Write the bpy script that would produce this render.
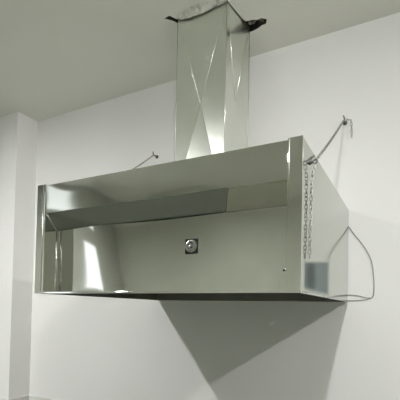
import bpy, bmesh, math, random
from mathutils import Vector, Matrix, noise

for o in list(bpy.data.objects):
    bpy.data.objects.remove(o, do_unlink=True)
SC = bpy.context.scene
COL = SC.collection
Z0 = 1.16            # height of the hood's lower edge above the floor
ZC = 1.949 + Z0      # ceiling height

# ---------------------------------------------------------------- camera
yaw, pitch, roll = 0.49445, 0.02368, 0.02147
cyw, syw, cp, sp, cr, sr = (math.cos(yaw), math.sin(yaw), math.cos(pitch), math.sin(pitch), math.cos(roll), math.sin(roll))
fwd = Vector((-syw*cp, cyw*cp, sp))
rgt = Vector((cyw, syw, 0))
upv = rgt.cross(fwd)
r2 = rgt*cr + upv*sr
u2 = -rgt*sr + upv*cr
cam_data = bpy.data.cameras.new('camera')
cam = bpy.data.objects.new('camera', cam_data)
COL.objects.link(cam)
M4 = Matrix((( r2.x, u2.x, -fwd.x, 0.40866), (r2.y, u2.y, -fwd.y, -2.92474), (r2.z, u2.z, -fwd.z, -0.0876+Z0), (0, 0, 0, 1)))
cam.matrix_world = M4
cam_data.sensor_width = 36
cam_data.sensor_fit = 'HORIZONTAL'
cam_data.lens = 396.19/400*36
cam_data.shift_x = (200-200.565)/400
cam_data.shift_y = (300.962-200)/400
cam_data.clip_start = 0.02
SC.camera = cam

# ---------------------------------------------------------------- world, light, exposure
wd = bpy.data.worlds.new('world'); SC.world = wd
wd.use_nodes = True
wd.node_tree.nodes['Background'].inputs[0].default_value = (0.75, 0.85, 1.0, 1)
wd.node_tree.nodes['Background'].inputs[1].default_value = 0.6
SC.view_settings.view_transform = 'Standard'
SC.view_settings.look = 'None'
SC.view_settings.gamma = 1
SC.view_settings.use_curve_mapping = False
SC.view_settings.exposure = 0.0
# the room's three ceiling lamps: x, y, radiance of the diffuser, depth of side shields added to block sideways light, length towards the wall, how far the diffuser drops
LAMPS = [(-3.05, -3.25, 360, 0.020, 1.25, 0.0), (0.38, -2.90, 510, 0.0, 0.35, 0.036), (2.95, -2.90, 640, 0.0, 0.35, 0.032)]
LAMP_W, LAMP_Z = 0.12, 1.90 + Z0
LAMP_COLOR = (1.0, 0.995, 1.0)
WINDOW_LIGHT = 0.72

# ---------------------------------------------------------------- materials
def mat(name, color, rough=0.5, metal=0.0, var=0.0, vscale=3.0, bump=0.0, bscale=40.0, emit=None, estr=0.0, rvar=0.0, stretch=None, spec=None):
    m = bpy.data.materials.new(name); m.use_nodes = True
    nt = m.node_tree; b = nt.nodes['Principled BSDF']
    b.inputs['Base Color'].default_value = (*color, 1)
    b.inputs['Roughness'].default_value = rough
    b.inputs['Metallic'].default_value = metal
    if spec is not None: b.inputs['Specular IOR Level'].default_value = spec
    tc = nt.nodes.new('ShaderNodeTexCoord')
    mp = nt.nodes.new('ShaderNodeMapping')
    nt.links.new(tc.outputs['Object'], mp.inputs['Vector'])
    if stretch: mp.inputs['Scale'].default_value = stretch
    if var > 0:
        n = nt.nodes.new('ShaderNodeTexNoise'); n.inputs['Scale'].default_value = vscale; n.inputs['Detail'].default_value = 4
        nt.links.new(mp.outputs[0], n.inputs['Vector'])
        cr_ = nt.nodes.new('ShaderNodeValToRGB')
        cr_.color_ramp.elements[0].position = 0.3; cr_.color_ramp.elements[1].position = 0.7
        cr_.color_ramp.elements[0].color = (*[c*(1-var) for c in color], 1)
        cr_.color_ramp.elements[1].color = (*[min(1, c*(1+var)) for c in color], 1)
        nt.links.new(n.outputs[0], cr_.inputs[0]); nt.links.new(cr_.outputs[0], b.inputs['Base Color'])
        m['ramp'] = cr_.name
    if rvar > 0:
        n2 = nt.nodes.new('ShaderNodeTexNoise'); n2.inputs['Scale'].default_value = 9; n2.inputs['Detail'].default_value = 3
        nt.links.new(mp.outputs[0], n2.inputs['Vector'])
        mr = nt.nodes.new('ShaderNodeMapRange')
        mr.inputs['To Min'].default_value = max(0.02, rough-rvar); mr.inputs['To Max'].default_value = rough+rvar
        nt.links.new(n2.outputs[0], mr.inputs[0]); nt.links.new(mr.outputs[0], b.inputs['Roughness'])
    if bump > 0:
        n3 = nt.nodes.new('ShaderNodeTexNoise'); n3.inputs['Scale'].default_value = bscale; n3.inputs['Detail'].default_value = 2
        nt.links.new(mp.outputs[0], n3.inputs['Vector'])
        bp = nt.nodes.new('ShaderNodeBump'); bp.inputs['Strength'].default_value = 1; bp.inputs['Distance'].default_value = bump
        nt.links.new(n3.outputs[0], bp.inputs['Height']); nt.links.new(bp.outputs[0], b.inputs['Normal'])
    if emit:
        b.inputs['Emission Color'].default_value = (*emit, 1); b.inputs['Emission Strength'].default_value = estr
    return m

WALL = mat('white_wall_paint', (0.77, 0.765, 0.75), 0.75, var=0.012, vscale=1.2, bump=0.0006, bscale=25)
CEIL = mat('white_ceiling_paint', (0.79, 0.79, 0.735), 0.85, var=0.012, vscale=1.5)
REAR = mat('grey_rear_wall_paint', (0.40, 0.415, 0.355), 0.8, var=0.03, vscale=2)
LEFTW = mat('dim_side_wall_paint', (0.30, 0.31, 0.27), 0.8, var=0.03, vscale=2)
FLOOR = mat('grey_floor_screed', (0.13, 0.14, 0.11), 0.6, var=0.08, vscale=3)
VOID = mat('dark_ceiling_void', (0.05, 0.048, 0.04), 0.9, var=0.5, vscale=14)
PLASTER = mat('torn_plaster', (0.48, 0.48, 0.43), 0.9, var=0.2, vscale=30, bump=0.004, bscale=60)
STEEL = mat("galvanised_steel", (0.75, 0.755, 0.705), 0.065, 1.0, var=0.03, vscale=7, rvar=0.02, bump=0.0004, bscale=2.2)
BAND = mat('galvanised_steel_shaded_underlip', (0.26, 0.275, 0.245), 0.16, 1.0, var=0.05, vscale=4, rvar=0.05, bump=0.0004, bscale=2.5)  # same steel darkened: the dim floor it mirrors is put into the colour
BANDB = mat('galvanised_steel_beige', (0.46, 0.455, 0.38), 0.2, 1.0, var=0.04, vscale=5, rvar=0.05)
DUCTM = mat('duct_galvanised_steel', (0.78, 0.80, 0.745), 0.30, 1.0, var=0.02, vscale=9, rvar=0.01)
INNER = mat('dull_inner_steel', (0.20, 0.20, 0.18), 0.5, 1.0, var=0.1, vscale=5)
CHROME = mat('chrome', (0.80, 0.80, 0.78), 0.12, 1.0, var=0.02)
BEZEL = mat('satin_bezel', (0.36, 0.36, 0.33), 0.3, 1.0, var=0.05)
BLACK = mat('black_plastic', (0.010, 0.010, 0.009), 0.6, var=0.1, spec=0.15)
GLASSY = mat('grey_dial', (0.20, 0.21, 0.19), 0.35, 0.6, var=0.1, vscale=60)
CHAINM = mat('zinc_chain', (0.36, 0.36, 0.33), 0.35, 1.0, var=0.15, vscale=60)
HOOKM = mat('dark_anchor_steel', (0.12, 0.12, 0.11), 0.5, 0.8, var=0.2, vscale=60)
CABLEM = mat('grey_cable', (0.27, 0.28, 0.255), 0.5, var=0.08, vscale=30)
TRIMM = mat('white_skirting', (0.72, 0.72, 0.69), 0.6, var=0.03, vscale=6)
LAMPW = mat('white_lamp_housing', (0.8, 0.8, 0.8), 0.4, var=0.01)
PANE = mat('daylit_frosted_pane', (0.8, 0.85, 0.9), 0.4, var=0.01, emit=(0.93, 0.97, 1.0), estr=WINDOW_LIGHT)
FRAMEM = mat('window_frame_paint', (0.7, 0.7, 0.68), 0.5, var=0.02)

def side_steel():
    """galvanised side sheet with a blurred blue-grey patch near its lower front corner"""
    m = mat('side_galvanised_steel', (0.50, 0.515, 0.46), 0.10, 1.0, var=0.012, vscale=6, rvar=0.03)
    nt = m.node_tree; b = nt.nodes['Principled BSDF']
    tc = nt.nodes.new('ShaderNodeTexCoord'); sx = nt.nodes.new('ShaderNodeSeparateXYZ')
    nt.links.new(tc.outputs['Object'], sx.inputs[0])
    def smooth(out, a, b_):
        n = nt.nodes.new('ShaderNodeMapRange'); n.interpolation_type = 'SMOOTHSTEP'
        n.inputs['From Min'].default_value = a; n.inputs['From Max'].default_value = b_
        nt.links.new(out, n.inputs['Value']); return n.outputs[0]
    def mul(a, b_):
        n = nt.nodes.new('ShaderNodeMath'); n.operation = 'MULTIPLY'
        nt.links.new(a, n.inputs[0])
        if isinstance(b_, float): n.inputs[1].default_value = b_
        else: nt.links.new(b_, n.inputs[1])
        return n.outputs[0]
    # object coordinates: the panel's own frame (y along depth, z up from the lower edge)
    zt_ = nt.nodes.new('ShaderNodeMath'); zt_.operation = 'MULTIPLY_ADD'      # the patch's upper edge climbs towards the wall
    nt.links.new(sx.outputs['Y'], zt_.inputs[0]); zt_.inputs[1].default_value = -0.118
    nt.links.new(sx.outputs['Z'], zt_.inputs[2])
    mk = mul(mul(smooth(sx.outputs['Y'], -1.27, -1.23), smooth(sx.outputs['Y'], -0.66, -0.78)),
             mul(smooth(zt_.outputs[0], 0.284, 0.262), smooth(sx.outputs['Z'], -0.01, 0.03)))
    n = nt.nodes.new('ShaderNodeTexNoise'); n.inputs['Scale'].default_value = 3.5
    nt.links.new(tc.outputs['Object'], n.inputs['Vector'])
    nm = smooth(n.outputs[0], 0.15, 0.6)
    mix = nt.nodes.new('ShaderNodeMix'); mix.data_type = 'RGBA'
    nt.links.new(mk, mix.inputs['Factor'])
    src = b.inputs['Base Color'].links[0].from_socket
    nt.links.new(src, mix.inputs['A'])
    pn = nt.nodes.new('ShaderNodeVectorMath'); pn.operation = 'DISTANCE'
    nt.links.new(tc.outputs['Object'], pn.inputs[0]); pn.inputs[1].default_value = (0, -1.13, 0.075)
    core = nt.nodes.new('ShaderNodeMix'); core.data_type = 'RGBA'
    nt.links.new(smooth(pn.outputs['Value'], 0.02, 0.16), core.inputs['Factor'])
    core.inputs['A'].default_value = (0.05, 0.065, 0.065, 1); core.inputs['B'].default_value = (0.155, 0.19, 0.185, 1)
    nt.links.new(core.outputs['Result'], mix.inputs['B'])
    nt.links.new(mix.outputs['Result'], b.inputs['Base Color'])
    mix2 = nt.nodes.new('ShaderNodeMix'); mix2.data_type = 'FLOAT'
    nt.links.new(mk, mix2.inputs['Factor'])
    nt.links.new(b.inputs['Roughness'].links[0].from_socket, mix2.inputs['A'])
    mix2.inputs['B'].default_value = 0.7
    nt.links.new(mix2.outputs['Result'], b.inputs['Roughness'])
    mix3 = nt.nodes.new('ShaderNodeMix'); mix3.data_type = 'FLOAT'
    nt.links.new(mk, mix3.inputs['Factor']); mix3.inputs['A'].default_value = 1.0; mix3.inputs['B'].default_value = 0.0
    nt.links.new(mix3.outputs['Result'], b.inputs['Metallic'])
    return m
SIDE = side_steel()

# ---------------------------------------------------------------- helpers
def link(name, bm, m, parent=None, smooth=False, bevel=0.0):
    bmesh.ops.recalc_face_normals(bm, faces=bm.faces)
    me = bpy.data.meshes.new(name); bm.to_mesh(me); bm.free()
    me.materials.append(m)
    if smooth:
        for p in me.polygons: p.use_smooth = True
    o = bpy.data.objects.new(name, me); COL.objects.link(o)
    if parent: o.parent = parent
    if bevel:
        md = o.modifiers.new('bevel', 'BEVEL'); md.width = bevel; md.segments = 2; md.limit_method = 'ANGLE'
    return o
def struct(name, bm, m, parent=None, **k):
    o = link(name, bm, m, parent, **k)
    if not parent: o['kind'] = 'structure'
    return o
def box(bm, x0, x1, y0, y1, z0, z1):
    v = [bm.verts.new((x, y, z)) for x in (x0, x1) for y in (y0, y1) for z in (z0, z1)]
    for f in ((0,1,3,2), (4,6,7,5), (0,4,5,1), (2,3,7,6), (0,2,6,4), (1,5,7,3)):
        bm.faces.new([v[i] for i in f])
    return bm
def B(*a):
    bm = bmesh.new(); box(bm, *a); return bm
def prism(bm, pts, axis, a, b):
    """extrude a 2-D outline along an axis; pts are the two other coordinates in order"""
    def P(p, t):
        if axis == 'x': return (t, p[0], p[1])
        if axis == 'y': return (p[0], t, p[1])
        return (p[0], p[1], t)
    A = [bm.verts.new(P(p, a)) for p in pts]; Bv = [bm.verts.new(P(p, b)) for p in pts]
    bm.faces.new(A); bm.faces.new(list(reversed(Bv)))
    n = len(pts)
    for i in range(n): bm.faces.new((A[i], A[(i+1) % n], Bv[(i+1) % n], Bv[i]))
    return bm
def tube(bm, pts, r, seg=8, closed=False):
    pts = [Vector(p) for p in pts]; n = len(pts); rings = []
    ref = None
    for i, p in enumerate(pts):
        if closed: t = pts[(i+1) % n]-pts[i-1]
        else: t = pts[min(i+1, n-1)]-pts[max(i-1, 0)]
        t.normalize()
        if ref is None:
            ref = t.orthogonal().normalized()
        ref = (ref - t*ref.dot(t)).normalized()
        b = t.cross(ref)
        rings.append([bm.verts.new(p + (ref*math.cos(2*math.pi*k/seg) + b*math.sin(2*math.pi*k/seg))*r) for k in range(seg)])
    m = n if closed else n-1
    for i in range(m):
        a, c = rings[i], rings[(i+1) % n]
        for k in range(seg): bm.faces.new((a[k], a[(k+1) % seg], c[(k+1) % seg], c[k]))
    if not closed:
        bm.faces.new(rings[0]); bm.faces.new(list(reversed(rings[-1])))
    return bm
def lathe(bm, prof, c, axis, seg=32):
    """prof: (radius, height along axis) ; axis a unit vector"""
    axis = Vector(axis).normalized(); a = axis.orthogonal().normalized(); b = axis.cross(a); c = Vector(c)
    rings = [[bm.verts.new(c + axis*h + (a*math.cos(2*math.pi*k/seg)+b*math.sin(2*math.pi*k/seg))*max(r, 1e-5)) for k in range(seg)] for r, h in prof]
    for i in range(len(rings)-1):
        for k in range(seg): bm.faces.new((rings[i][k], rings[i][(k+1) % seg], rings[i+1][(k+1) % seg], rings[i+1][k]))
    bm.faces.new(rings[0]); bm.faces.new(list(reversed(rings[-1])))
    return bm
def empty(name, loc, label, cat, group=None):
    o = bpy.data.objects.new(name, None); o.empty_display_size = 0.05; o.location = loc; COL.objects.link(o)
    o['label'] = label; o['category'] = cat
    if group: o['group'] = group
    return o
def catmull(pts, n=8):
    pts = [Vector(p) for p in pts]; out = []
    P = [2*pts[0]-pts[1]] + pts + [2*pts[-1]-pts[-2]]
    for i in range(1, len(P)-2):
        for k in range(n):
            t = k/n; a, b, c, d = P[i-1], P[i], P[i+1], P[i+2]
            out.append(0.5*((2*b)+(c-a)*t+(2*a-5*b+4*c-d)*t*t+(3*b-a-3*c+d)*t**3))
    out.append(pts[-1]); return out

# ---------------------------------------------------------------- the room
XL, XR, YR = -5.0, 4.6, -6.6
T = 0.12
struct('floor', B(XL-T, XR+T, YR-T, T, -0.1, 0), FLOOR)
struct('wall_back', B(XL-T, XR+T, 0, T, 0, ZC), WALL)
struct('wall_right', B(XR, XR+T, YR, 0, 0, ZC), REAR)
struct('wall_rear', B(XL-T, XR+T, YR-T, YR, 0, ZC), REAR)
# left wall with the opening of a window
WY0, WY1, WZ0, WZ1 = -4.96, -4.18, 0.05+Z0, 1.86+Z0
bm = bmesh.new()
box(bm, XL-T, XL, YR, WY0, 0, ZC); box(bm, XL-T, XL, WY1, 0, 0, ZC)
box(bm, XL-T, XL, WY0, WY1, 0, WZ0); box(bm, XL-T, XL, WY0, WY1, WZ1, ZC)
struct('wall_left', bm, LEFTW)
bm = bmesh.new()
P0, P1, Q0, Q1, ZM0, ZM1 = -4.88, -4.28, -4.94, -4.22, 0.98+Z0, 1.33+Z0     # lower pane, upper pane, transom
xa, xb = XL-0.09, XL-0.02
box(bm, xa, xb, WY0, P0, WZ0, ZM0); box(bm, xa, xb, P1, WY1, WZ0, ZM0); box(bm, xa, xb, P0, P1, WZ0, WZ0+0.03)
box(bm, xa, xb, WY0, WY1, ZM0, ZM1)
box(bm, xa, xb, WY0, Q0, ZM1, WZ1); box(bm, xa, xb, Q1, WY1, ZM1, WZ1); box(bm, xa, xb, Q0, Q1, WZ1-0.03, WZ1)
win = struct('window_1', bm, LEFTW)
link('pane', B(XL-0.062, XL-0.05, P0, P1, WZ0+0.03, ZM0), PANE, win)
link('pane', B(XL-0.062, XL-0.05, Q0, Q1, ZM1, WZ1-0.03), PANE, win)
# the column in the far left corner
struct('trim_1', B(-3.70, -3.248, -0.25, 0, 0, ZC), WALL)['kind'] = 'structure'

# ceiling with the rough hole that the duct passes through
DX0, DX1, DY0, DY1 = -1.066, -0.688, -0.612, -0.300
DXB = -0.652
hole = [(-1.072, -0.620), (-0.90, -0.620), (-0.80, -0.618), (-0.685, -0.615), (-0.670, -0.50), (-0.659, -0.42), (-0.648, -0.385),
        (-0.600, -0.378), (-0.570, -0.364), (-0.540, -0.366), (-0.509, -0.338), (-0.530, -0.300), (-0.560, -0.298), (-0.594, -0.282), (-0.640, -0.272),(-0.70, -0.285), (-0.90, -0.288), (-1.08, -0.290), (-1.084, -0.45), (-1.082, -0.58), (-1.105, -0.622), (-1.145, -0.665), (-1.100, -0.672)]
bm = bmesh.new()
def loop(bm, pts, z):
    vs = [bm.verts.new((x, y, z)) for x, y in pts]
    es = [bm.edges.new((vs[i], vs[(i+1) % len(vs)])) for i in range(len(vs))]
    return vs, es
vo, eo = loop(bm, [(XL-T, YR-T), (XR+T, YR-T), (XR+T, T), (XL-T, T)], ZC)
vi, ei = loop(bm, hole, ZC)
bmesh.ops.triangle_fill(bm, use_beauty=True, edges=eo+ei)
vt = [bm.verts.new((v.co.x, v.co.y, ZC+0.30)) for v in vi]
n = len(vi)
for i in range(n): bm.faces.new((vi[i], vi[(i+1) % n], vt[(i+1) % n], vt[i]))
bm.faces.new(vt)
vu = [bm.verts.new((v.co.x, v.co.y, ZC+0.32)) for v in vo]
for i in range(4): bm.faces.new((vo[i], vo[(i+1) % 4], vu[(i+1) % 4], vu[i]))
bm.faces.new(vu)
ceil = struct('ceiling', bm, CEIL)
ceil.data.materials.append(VOID)
for p in ceil.data.polygons:
    c = p.center
    if -1.2 < c.x < -0.49 and -0.68 < c.y < -0.26 and c.z > ZC+0.02: p.material_index = 1

# skirting along the back wall and round the column (its upper edge just enters the picture)
bm = bmesh.new()
SKZ = -1.041+Z0
box(bm, -3.248, XR, -0.010, 0, 0, SKZ-0.012); box(bm, -3.248, XR, -0.016, 0, SKZ-0.012, SKZ)
struct('baseboard_back', bm, TRIMM)
bm = bmesh.new()
box(bm, -3.248, -3.238, -0.262, -0.010, 0, SKZ-0.012); box(bm, -3.248, -3.232, -0.266, -0.016, SKZ-0.012, SKZ)
box(bm, -3.70, -3.248, -0.262, -0.25, 0, SKZ-0.012); box(bm, -3.70, -3.248, -0.266, -0.25, SKZ-0.012, SKZ)
struct('baseboard_left', bm, TRIMM)

# ---------------------------------------------------------------- ceiling lamps of the room
names = ['long glowing ceiling lamp nearest the window wall', 'short deep glowing ceiling lamp in the middle of the row of three', 'short deep glowing ceiling lamp farthest from the window wall']
for i, (x, y, st, shield, ln, drop) in enumerate(LAMPS):
    r = empty('ceiling_lamp', (x, y, ZC), names[i], 'lamp', 'lamps in a row on the ceiling in front of the hood')
    zz = LAMP_Z-ZC; hl = ln/2; hw = LAMP_W/2
    link('housing', B(-hw*0.8, hw*0.8, -hl, hl, zz+0.012, -0.001), LAMPW, r, bevel=0.004)
    if shield > 0:
        for e in (-hl-0.012, hl): link('end_cap', B(-hw-0.004, hw+0.004, e, e+0.012, zz+0.002, -0.001), LAMPW, r)
        for e in (-hw-0.004, hw): link('added_side_shield', B(e, e+0.004, -hl, hl, zz-shield, -0.001), LAMPW, r)  # unseen shields added to cut this lamp's sideways light
    link('diffuser', B(-hw+0.001, hw-0.001, -hl+0.001, hl-0.001, zz-drop, zz+0.010),
         mat('glowing_diffuser', (0.8, 0.8, 0.8), 0.5, var=0.005, emit=LAMP_COLOR, estr=st), r)

# ---------------------------------------------------------------- the hood
HW, HD, HH, t = 1.6, 1.302, 0.639, 0.0025
YF, YP, YB = -HD, -1.212, -0.012
hood = empty('range_hood', (0, 0, Z0), 'large box-shaped galvanised steel kitchen exhaust hood chained to the white wall', 'range hood')
XPL, XPR = -1.525, -0.062
def warp_sheet(name, x0, x1, z0, z1, y, m, fn, nx=60, nz=24, th=t):
    """a sheet with a gently oil-canned face, fn(u, v) giving how far it bulges towards the front"""
    bm = bmesh.new()
    F = [[bm.verts.new((x0+(x1-x0)*i/nx, y-fn(i/nx, j/nz), z0+(z1-z0)*j/nz)) for j in range(nz+1)] for i in range(nx+1)]
    K = [[bm.verts.new((v.co.x, v.co.y+th, v.co.z)) for v in c] for c in F]
    for i in range(nx):
        for j in range(nz):
            bm.faces.new((F[i][j], F[i+1][j], F[i+1][j+1], F[i][j+1]))
            bm.faces.new((K[i][j], K[i][j+1], K[i+1][j+1], K[i+1][j]))
    for i in range(nx):
        bm.faces.new((F[i][0], K[i][0], K[i+1][0], F[i+1][0])); bm.faces.new((F[i][nz], F[i+1][nz], K[i+1][nz], K[i][nz]))
    for j in range(nz):
        bm.faces.new((F[0][j], F[0][j+1], K[0][j+1], K[0][j])); bm.faces.new((F[nx][j], K[nx][j], K[nx][j+1], F[nx][j+1]))
    o = link(name, bm, m, hood, smooth=True); o.data.set_sharp_from_angle(angle=0.6); return o
def panel_fn(u, v):
    s = math.sin(math.pi*min(1, v))
    a = 0.0187*math.exp(-((u-0.34+0.12*v)/0.20)**2)
    w = max(0.0, min(1.0, (u-0.45)/0.5)); w = w*w*(3-2*w)
    return a - 0.0165*(1-w) + 0.0006*s*math.sin(u*9)
def fascia_fn(u, v):
    return 0.005*v + 0.0006*math.sin(math.pi*v)*math.sin(u*11+0.6) + 0.0003*math.sin(u*31)
warp_sheet('fascia', XPL, XPR, 0.470, 0.634, YF, STEEL, fascia_fn)
warp_sheet('front_panel', XPL, XPR, 0.004, 0.410, YP, STEEL, panel_fn)
# slanted lip under the fascia, in two sheets with a seam
def slant(name, x0, x1, off, m):
    bm = bmesh.new()
    prism(bm, [(YF, 0.470-off), (YP-0.0035, 0.387-off), (YP-0.0035, 0.387-off+t), (YF, 0.470-off+t)], 'x', x0, x1)
    return link(name, bm, m, hood)
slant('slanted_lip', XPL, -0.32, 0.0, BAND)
bm = bmesh.new()
LA, LB = (YF, 0.4675), (YP-0.0015, 0.3845)
fr = [(-0.335, *LA), (XPR, *LA), (XPR, *LB), (-0.385, *LB)]
A = [bm.verts.new(p) for p in fr]; K = [bm.verts.new((p[0], p[1], p[2]+t)) for p in fr]
bm.faces.new(A); bm.faces.new(list(reversed(K)))
for i in range(4): bm.faces.new((A[i], A[(i+1) % 4], K[(i+1) % 4], K[i]))
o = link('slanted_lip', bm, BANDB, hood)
link('seam', tube(bmesh.new(), [(-0.337, YF+0.001, 0.4665), (-0.362, (YF+YP)/2, 0.4255), (-0.387, YP-0.002, 0.384)], 0.0016), INNER, o); o['label'] = 'beige-tinted end sheet of the slanted lip'
# returns either side of the recess
for nm, xa, xb in (('recess_return', XPL-t, XPL), ('recess_return', XPR, XPR+t)):
    bm = bmesh.new()
    prism(bm, [(YF, 0.0), (YP+0.024, 0.0), (YP+0.024, 0.41), (YP, 0.387), (YF, 0.470)], 'x', xa, xb)
    link(nm, bm, STEEL, hood)
# hem lines in the left return
bm = bmesh.new()
tube(bm, [(XPL+0.002, YP-0.004, 0.012), (XPL+0.002, YP-0.004, 0.38)], 0.0036)
tube(bm, [(XPL+0.002, YF+0.004, 0.468), (XPL+0.002, YP-0.004, 0.382)], 0.003)
tube(bm, [(XPL-0.019, YF-0.004, 0.004), (XPL-0.019, YF-0.004, 0.641)], 0.0035)
link('hem', bm, CHROME, hood, smooth=True)
# corner posts
bm = bmesh.new()
box(bm, -HW, XPL, YF-t, YF, 0, 0.645); box(bm, XPL-0.012, XPL, YF-t-0.004, YF-t, 0.0, 0.643)
box(bm, -HW, -HW+t, YF, YF+0.03, 0, 0.645)
link('corner_post', bm, STEEL, hood, bevel=0.0008)
bm = bmesh.new()
box(bm, XPR, 0.0, YF-t-0.002, YF, 0, 0.645); box(bm, XPR, XPR+0.006, YF-t-0.0055, YF-t-0.002, 0.388, 0.638)
link('corner_post', bm, STEEL, hood, bevel=0.0012)
# sides, top, back
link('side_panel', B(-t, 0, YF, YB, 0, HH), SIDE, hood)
link('side_panel', B(-HW, -HW+t, YF, YB, 0, HH), STEEL, hood)
bm = bmesh.new()
# top plate cut round the duct
box(bm, -HW+t, -t, YF+t, DY0-0.004, HH-t, HH); box(bm, -HW+t, -t, DY1+0.004, YB, HH-t, HH)
box(bm, -HW+t, DX0-0.004, DY0-0.004, DY1+0.004, HH-t, HH); box(bm, DXB+0.004, -t, DY0-0.004, DY1+0.004, HH-t, HH)
link('top_plate', bm, STEEL, hood)
link('back_panel', B(-HW+t, -t, YB-t, YB, 0, HH-t), INNER, hood)
# lower hem running all round
bm = bmesh.new()
box(bm, -HW, 0.001, YF-0.004, YF+0.012, -0.007, 0.002)
box(bm, -0.006, 0.001, YF+0.012, YB, -0.007, 0.0)
box(bm, -HW, -HW+0.007, YF+0.012, YB, -0.007, 0.0)
box(bm, -HW+0.007, -0.006, YB-0.007, YB, -0.007, 0.0)
link('lower_hem', bm, STEEL, hood, bevel=0.0008)
link('recess_ledge', B(-HW, 0.001, YF+0.012, YP+0.024, -0.002, 0.0005), INNER, hood)
# gutter and baffle filters inside
bm = bmesh.new()
box(bm, -HW+t, -t, YP+t, YP+0.07, 0.004, 0.008); box(bm, -HW+t, -t, YP+0.066, YP+0.07, 0.008, 0.04)
link('grease_gutter', bm, INNER, hood)
for k in range(3):
    x0 = -HW+0.03+k*0.515; bm = bmesh.new()
    for j in range(16):
        xa = x0+0.012+j*0.031
        prism(bm, [(YP+0.10, 0.12), (YB-0.10, 0.30), (YB-0.10, 0.312), (YP+0.10, 0.132)], 'x', xa, xa+0.018)
    box(bm, x0, x0+0.505, YP+0.085, YP+0.10, 0.115, 0.135); box(bm, x0, x0+0.505, YB-0.10, YB-0.085, 0.295, 0.315)
    link('baffle_filter', bm, INNER, hood)
# square fitting with a round face on the front panel
SX, SZ = -0.577, 0.233; YS = YP-panel_fn((SX-XPL)/(XPR-XPL), SZ/0.41)
fit = link('control_fitting', B(SX-0.036, SX+0.036, YS-0.006, YS-0.0005, SZ-0.038, SZ+0.038), BLACK, hood, bevel=0.003)
fit['label'] = 'black square fitting with a round chrome face'
bm = lathe(bmesh.new(), [(0.032, 0), (0.032, 0.004), (0.030, 0.007), (0.025, 0.008), (0.0235, 0.004), (0.0, 0.004)], (SX, YS-0.006, SZ), (0, -1, 0))
link('bezel', bm, BEZEL, fit, smooth=False)
bm = lathe(bmesh.new(), [(0.0235, 0), (0.022, 0.003), (0, 0.004)], (SX, YS-0.012, SZ), (0, -1, 0))
link('dial', bm, GLASSY, fit)
bm = bmesh.new()
pts = [(SX+0.011*math.cos(a), YS-0.0165, SZ+0.008+0.009*math.sin(a)) for a in [math.radians(d) for d in range(-20, 201, 20)]]
tube(bm, pts, 0.0028); tube(bm, [(SX+0.001, YS-0.0165, SZ-0.011), (SX+0.013, YS-0.0165, SZ-0.004)], 0.0028)
link('dark_slot', bm, BLACK, fit)
bm = lathe(bmesh.new(), [(0.008, 0), (0.008, 0.006), (0.005, 0.009), (0, 0.010)], (SX-0.003, YS-0.0155, SZ-0.003), (0, -1, 0), 20)
link('knob', bm, CHROME, fit, smooth=True)
# rivet and folded tab near the right lower corner
bm = lathe(bmesh.new(), [(0.0085, 0), (0.0075, 0.0025), (0.004, 0.003)], (-0.098, YP-0.0005, 0.098), (0, -1, 0), 20)
rv = link('rivet', bm, CHROME, hood)
bm = lathe(bmesh.new(), [(0.0045, 0), (0.0035, 0.001)], (-0.098, YP-0.0034, 0.0975), (0, -1, 0), 16)
link('rivet_hole', bm, BLACK, rv)
link('folded_tab', B(-0.118, -0.083, YP-0.0022, YP-0.0002, 0.006, 0.086), STEEL, hood, bevel=0.0006)
# eye bolts on the sides
def eye_bolt(x, sgn):
    bm = bmesh.new()
    y, z = -1.178, 0.575
    lathe(bm, [(0.013, 0), (0.013, 0.003), (0.0085, 0.0032), (0.0085, 0.009), (0.005, 0.0095), (0.005, 0.014)], (x, y, z), (sgn, 0, 0), 12)
    ring = [(x+sgn*(0.022+0.009*math.cos(a)), y, z+0.009*math.sin(a)) for a in [2*math.pi*k/14 for k in range(14)]]
    tube(bm, ring, 0.0028, 6, True)
    return link('eye_bolt', bm, HOOKM, hood)
eye_bolt(0.0, 1); eye_bolt(-HW, -1)

# ---------------------------------------------------------------- the duct
duct = empty('exhaust_duct', ((DX0+DX1)/2, (DY0+DY1)/2, Z0+HH), 'square galvanised duct with cross-creased sides rising from the hood to the ceiling', 'duct')
def duct_sheet(p00, p10, p11, p01, apex, nrm, m):
    """sheet metal side with a pyramid cross-break: four triangles meeting at a slightly raised centre"""
    bm = bmesh.new(); nrm = Vector(nrm)
    P = [Vector(p) for p in (p00, p10, p11, p01)]
    f = [bm.verts.new(p) for p in P]; k = [bm.verts.new(p-nrm*0.0015) for p in P]
    c = bm.verts.new(Vector(apex)-nrm*0.022); cb = bm.verts.new(Vector(apex)-nrm*0.0235)
    for i in range(4):
        j = (i+1) % 4
        bm.faces.new((f[i], f[j], c)); bm.faces.new((k[j], k[i], cb)); bm.faces.new((f[i], k[i], k[j], f[j]))
    o = link('duct_side', bm, m, duct)
    o.location = -Vector(duct.location)
    return o
zb, zt = Z0+HH-0.03, ZC+0.02
za = 1.315+Z0
xm, ym = -0.885, -0.44
duct_sheet((DX0, DY0, zb), (DX1, DY0, zb), (DX1, DY0, zt), (DX0, DY0, zt), (xm, DY0, za), (0, -1, 0), DUCTM)
duct_sheet((DX1, DY0, zb), (DXB, DY1, zb), (DXB, DY1, zt), (DX1, DY0, zt), ((DX1+DXB)/2, ym, za+0.05), (1, 0, 0), DUCTM)
duct_sheet((DXB, DY1, zb), (DX0, DY1, zb), (DX0, DY1, zt), (DXB, DY1, zt), (xm, DY1, za), (0, 1, 0), DUCTM)
duct_sheet((DX0, DY1, zb), (DX0, DY0, zb), (DX0, DY0, zt), (DX0, DY1, zt), (DX0, ym, za), (-1, 0, 0), DUCTM)
bm = bmesh.new()
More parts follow.
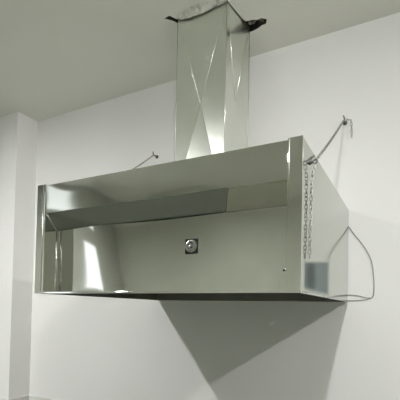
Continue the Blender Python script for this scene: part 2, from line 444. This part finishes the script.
for x, y, sx_, sy_ in ((DX0, DY0, -1, -1), (DX1, DY0, 1, -1), (DXB, DY1, 1, 1), (DX0, DY1, -1, 1)):
    tube(bm, [(x, y, zb), (x, y, zt)], 0.0022, 8)
o = link('corner_fold', bm, CHROME, duct, smooth=True); o.location = -Vector(duct.location)

bm = bmesh.new()
ap = (xm, DY0+0.0205, za)
for c_ in ((DX0, DY0, zb), (DX1, DY0, zb), (DX1, DY0, zt), (DX0, DY0, zt)):
    tube(bm, [c_, ap], 0.0016, 6)
ap = ((DX1+DXB)/2-0.0205, ym, za+0.05)
for c_ in ((DX1, DY0, zt), (DXB, DY1, zt)):
    tube(bm, [c_, ap], 0.0016, 6)
o = link('crease', bm, DUCTM, duct, smooth=True); o.location = -Vector(duct.location)

# torn plaster pressed round the duct where it meets the ceiling
random.seed(4)
bm = bmesh.new()
nx = 44
rows = []
for i in range(nx+1):
    u = i/nx; x = -1.050+u*0.375
    base = 0.034*(math.sin(math.pi*min(1, u*1.25))**0.7 if u < 0.8 else max(0, (1-u)/0.2)*0.7) + 0.006
    j1 = noise.noise(Vector((u*7, 0, 0)))*0.012; j2 = noise.noise(Vector((u*9, 5, 0)))*0.010
    y0 = -0.624
    rows.append([bm.verts.new((x, y0+0.003, ZC-0.004-base*0.55-abs(j1))),
                 bm.verts.new((x, y0-0.006, ZC-0.006-base*0.60-abs(j1))),
                 bm.verts.new((x, y0-0.010-base*0.5, ZC-0.010-abs(j2)*1.2)),
                 bm.verts.new((x, y0-0.014-base-j2*0.6, ZC-0.0015)),
                 bm.verts.new((x, y0+0.003, ZC+0.02))])
for i in range(nx):
    a, b = rows[i], rows[i+1]
    for k in range(5): bm.faces.new((a[k], a[(k+1) % 5], b[(k+1) % 5], b[k]))
bm.faces.new(rows[0]); bm.faces.new(list(reversed(rows[-1])))
o = link('plaster_collar', bm, PLASTER)
o['label'] = 'torn strip of pale plaster along the front of the duct at the ceiling'; o['category'] = 'plaster'
# loose rubble in the hole beside the duct
bm = bmesh.new()
for k in range(9):
    c = Vector((random.uniform(-0.645, -0.54), random.uniform(-0.352, -0.318), ZC+random.uniform(0.004, 0.03)))
    ret = bmesh.ops.create_icosphere(bm, subdivisions=2, radius=random.uniform(0.008, 0.016), matrix=Matrix.Translation(c))
    for v in ret['verts']: v.co += noise.noise_vector(v.co*60)*0.006
o = link('rubble', bm, mat('brown_rubble', (0.16, 0.15, 0.12), 0.95, var=0.4, vscale=50))
o['label'] = 'dark crumbled rubble in the ragged ceiling hole right of the duct'; o['category'] = 'rubble'; o['kind'] = 'stuff'

# ---------------------------------------------------------------- chains
def link_ring(bm, c, d, up, L=0.0255, W=0.0165, r=0.0022):
    d = Vector(d).normalized(); up = (Vector(up)-d*Vector(up).dot(d)).normalized()
    hl, hw = (L-W)/2+0.001, W/2-r; pts = []
    for k in range(7):
        a = -math.pi/2+math.pi*k/6; pts.append(c + d*(hl+hw*math.cos(a)) + up*hw*math.sin(a))
    for k in range(7):
        a = math.pi/2+math.pi*k/6; pts.append(c + d*(-hl+hw*math.cos(a)) + up*hw*math.sin(a))
    tube(bm, pts, r, 6, True)
def chain(name, path, parent, pitch=0.0205, twist=0.35, up=(0.3, 1, 0.2)):
    path = [Vector(p) for p in path]; bm = bmesh.new()
    seg = [(b-a).length for a, b in zip(path, path[1:])]; tot = sum(seg); n = int(tot/pitch); s = pitch/2
    up = Vector(up)
    for k in range(n):
        d0 = s+k*pitch; i = 0
        while i < len(seg)-1 and d0 > seg[i]: d0 -= seg[i]; i += 1
        dr = (path[i+1]-path[i]).normalized(); c = path[i]+dr*d0
        a = up.cross(dr).normalized(); b = dr.cross(a).normalized()
        ang = twist*k + (math.pi/2 if k % 2 else 0)
        link_ring(bm, c, dr, a*math.cos(ang)+b*math.sin(ang))
    return link(name, bm, CHAINM, parent, smooth=True)
def sag(a, b, s, n=20):
    a, b = Vector(a), Vector(b); return [a.lerp(b, i/n)-Vector((0, 0, 4*s*(i/n)*(1-i/n))) for i in range(n+1)]
def wall_hook(x, z, parent):
    bm = bmesh.new()
    lathe(bm, [(0.016, 0.0), (0.016, 0.003), (0.010, 0.0035), (0.010, 0.010), (0.0045, 0.011), (0.0045, 0.045)], (x, 0, z), (0, -1, 0), 12)
    tube(bm, catmull([(x, -0.045, z), (x+0.004, -0.060, z-0.004), (x+0.002, -0.066, z+0.014), (x-0.004, -0.055, z+0.028)], 5), 0.0042, 8)
    o = link('wall_hook', bm, HOOKM, parent); o.location = -Vector(parent.location); return o
c1 = empty('suspension_chain', (-0.033, 0, 1.265+Z0), 'steel chain from the wall to the right side of the hood, loose end hanging down', 'chain')
zA = Z0
def place(o, par): o.location = -Vector(par.location)
place(chain('tension_links', sag((-0.033, -0.055, 1.262+zA), (0.020, -1.172, 0.580+zA), 0.010, 24), c1), c1)
place(chain('loose_links', [(0.020, -1.183, 0.562+zA), (0.012, -1.19, 0.50+zA), (0.0105, -1.195, 0.40+zA), (0.010, -1.20, 0.28+zA), (0.010, -1.205, 0.145+zA)], c1, pitch=0.018, up=(0, 1, 0.1)), c1)
place(chain('short_end_links', [(-0.030, -0.060, 1.262+zA), (-0.003, -0.045, 1.262+zA), (0.012, -0.034, 1.255+zA), (0.014, -0.028, 1.235+zA), (0.018, -0.028, 1.135+zA)], c1), c1)
wall_hook(-0.033, 1.265+zA, c1)
c2 = empty('suspension_chain', (-1.647, 0, 1.29+Z0), 'thin steel chain on a wall hook dropping behind the hood, left of the duct', 'chain')
place(chain('tension_links', sag((-1.647, -0.055, 1.288+zA), (-1.622, -1.170, 0.578+zA), 0.05, 24), c2), c2)
wall_hook(-1.647, 1.29+zA, c2)

# ---------------------------------------------------------------- cable looping on the wall beside the hood
cb = empty('cable', (0.0, -0.006, Z0), 'thin grey cable looping on the wall from behind the right edge of the hood', 'cable')
yy = -0.006
loop_pts = [(-0.03, yy+0.001, 0.555), (0.0, yy, 0.522), (0.045, yy, 0.455), (0.095, yy, 0.387), (0.130, yy, 0.325), (0.154, yy, 0.262), (0.165, yy, 0.17), (0.169, yy, 0.085),
            (0.163, yy, 0.035), (0.135, yy, 0.014), (0.07, yy, 0.004), (0.0, yy, 0.002), (-0.06, yy, 0.006)]
o = link('loop', tube(bmesh.new(), catmull(loop_pts, 6), 0.0028, 8), CABLEM, cb, smooth=True); o.location = (0, 0.006, 0)
o = link('branch', tube(bmesh.new(), catmull([(0.150, yy-0.004, 0.020), (0.11, yy-0.004, 0.026), (0.06, yy-0.003, 0.038), (0.0, yy, 0.042), (-0.07, yy, 0.036)], 6), 0.0024, 8), CABLEM, cb, smooth=True); o.location = (0, 0.006, 0)
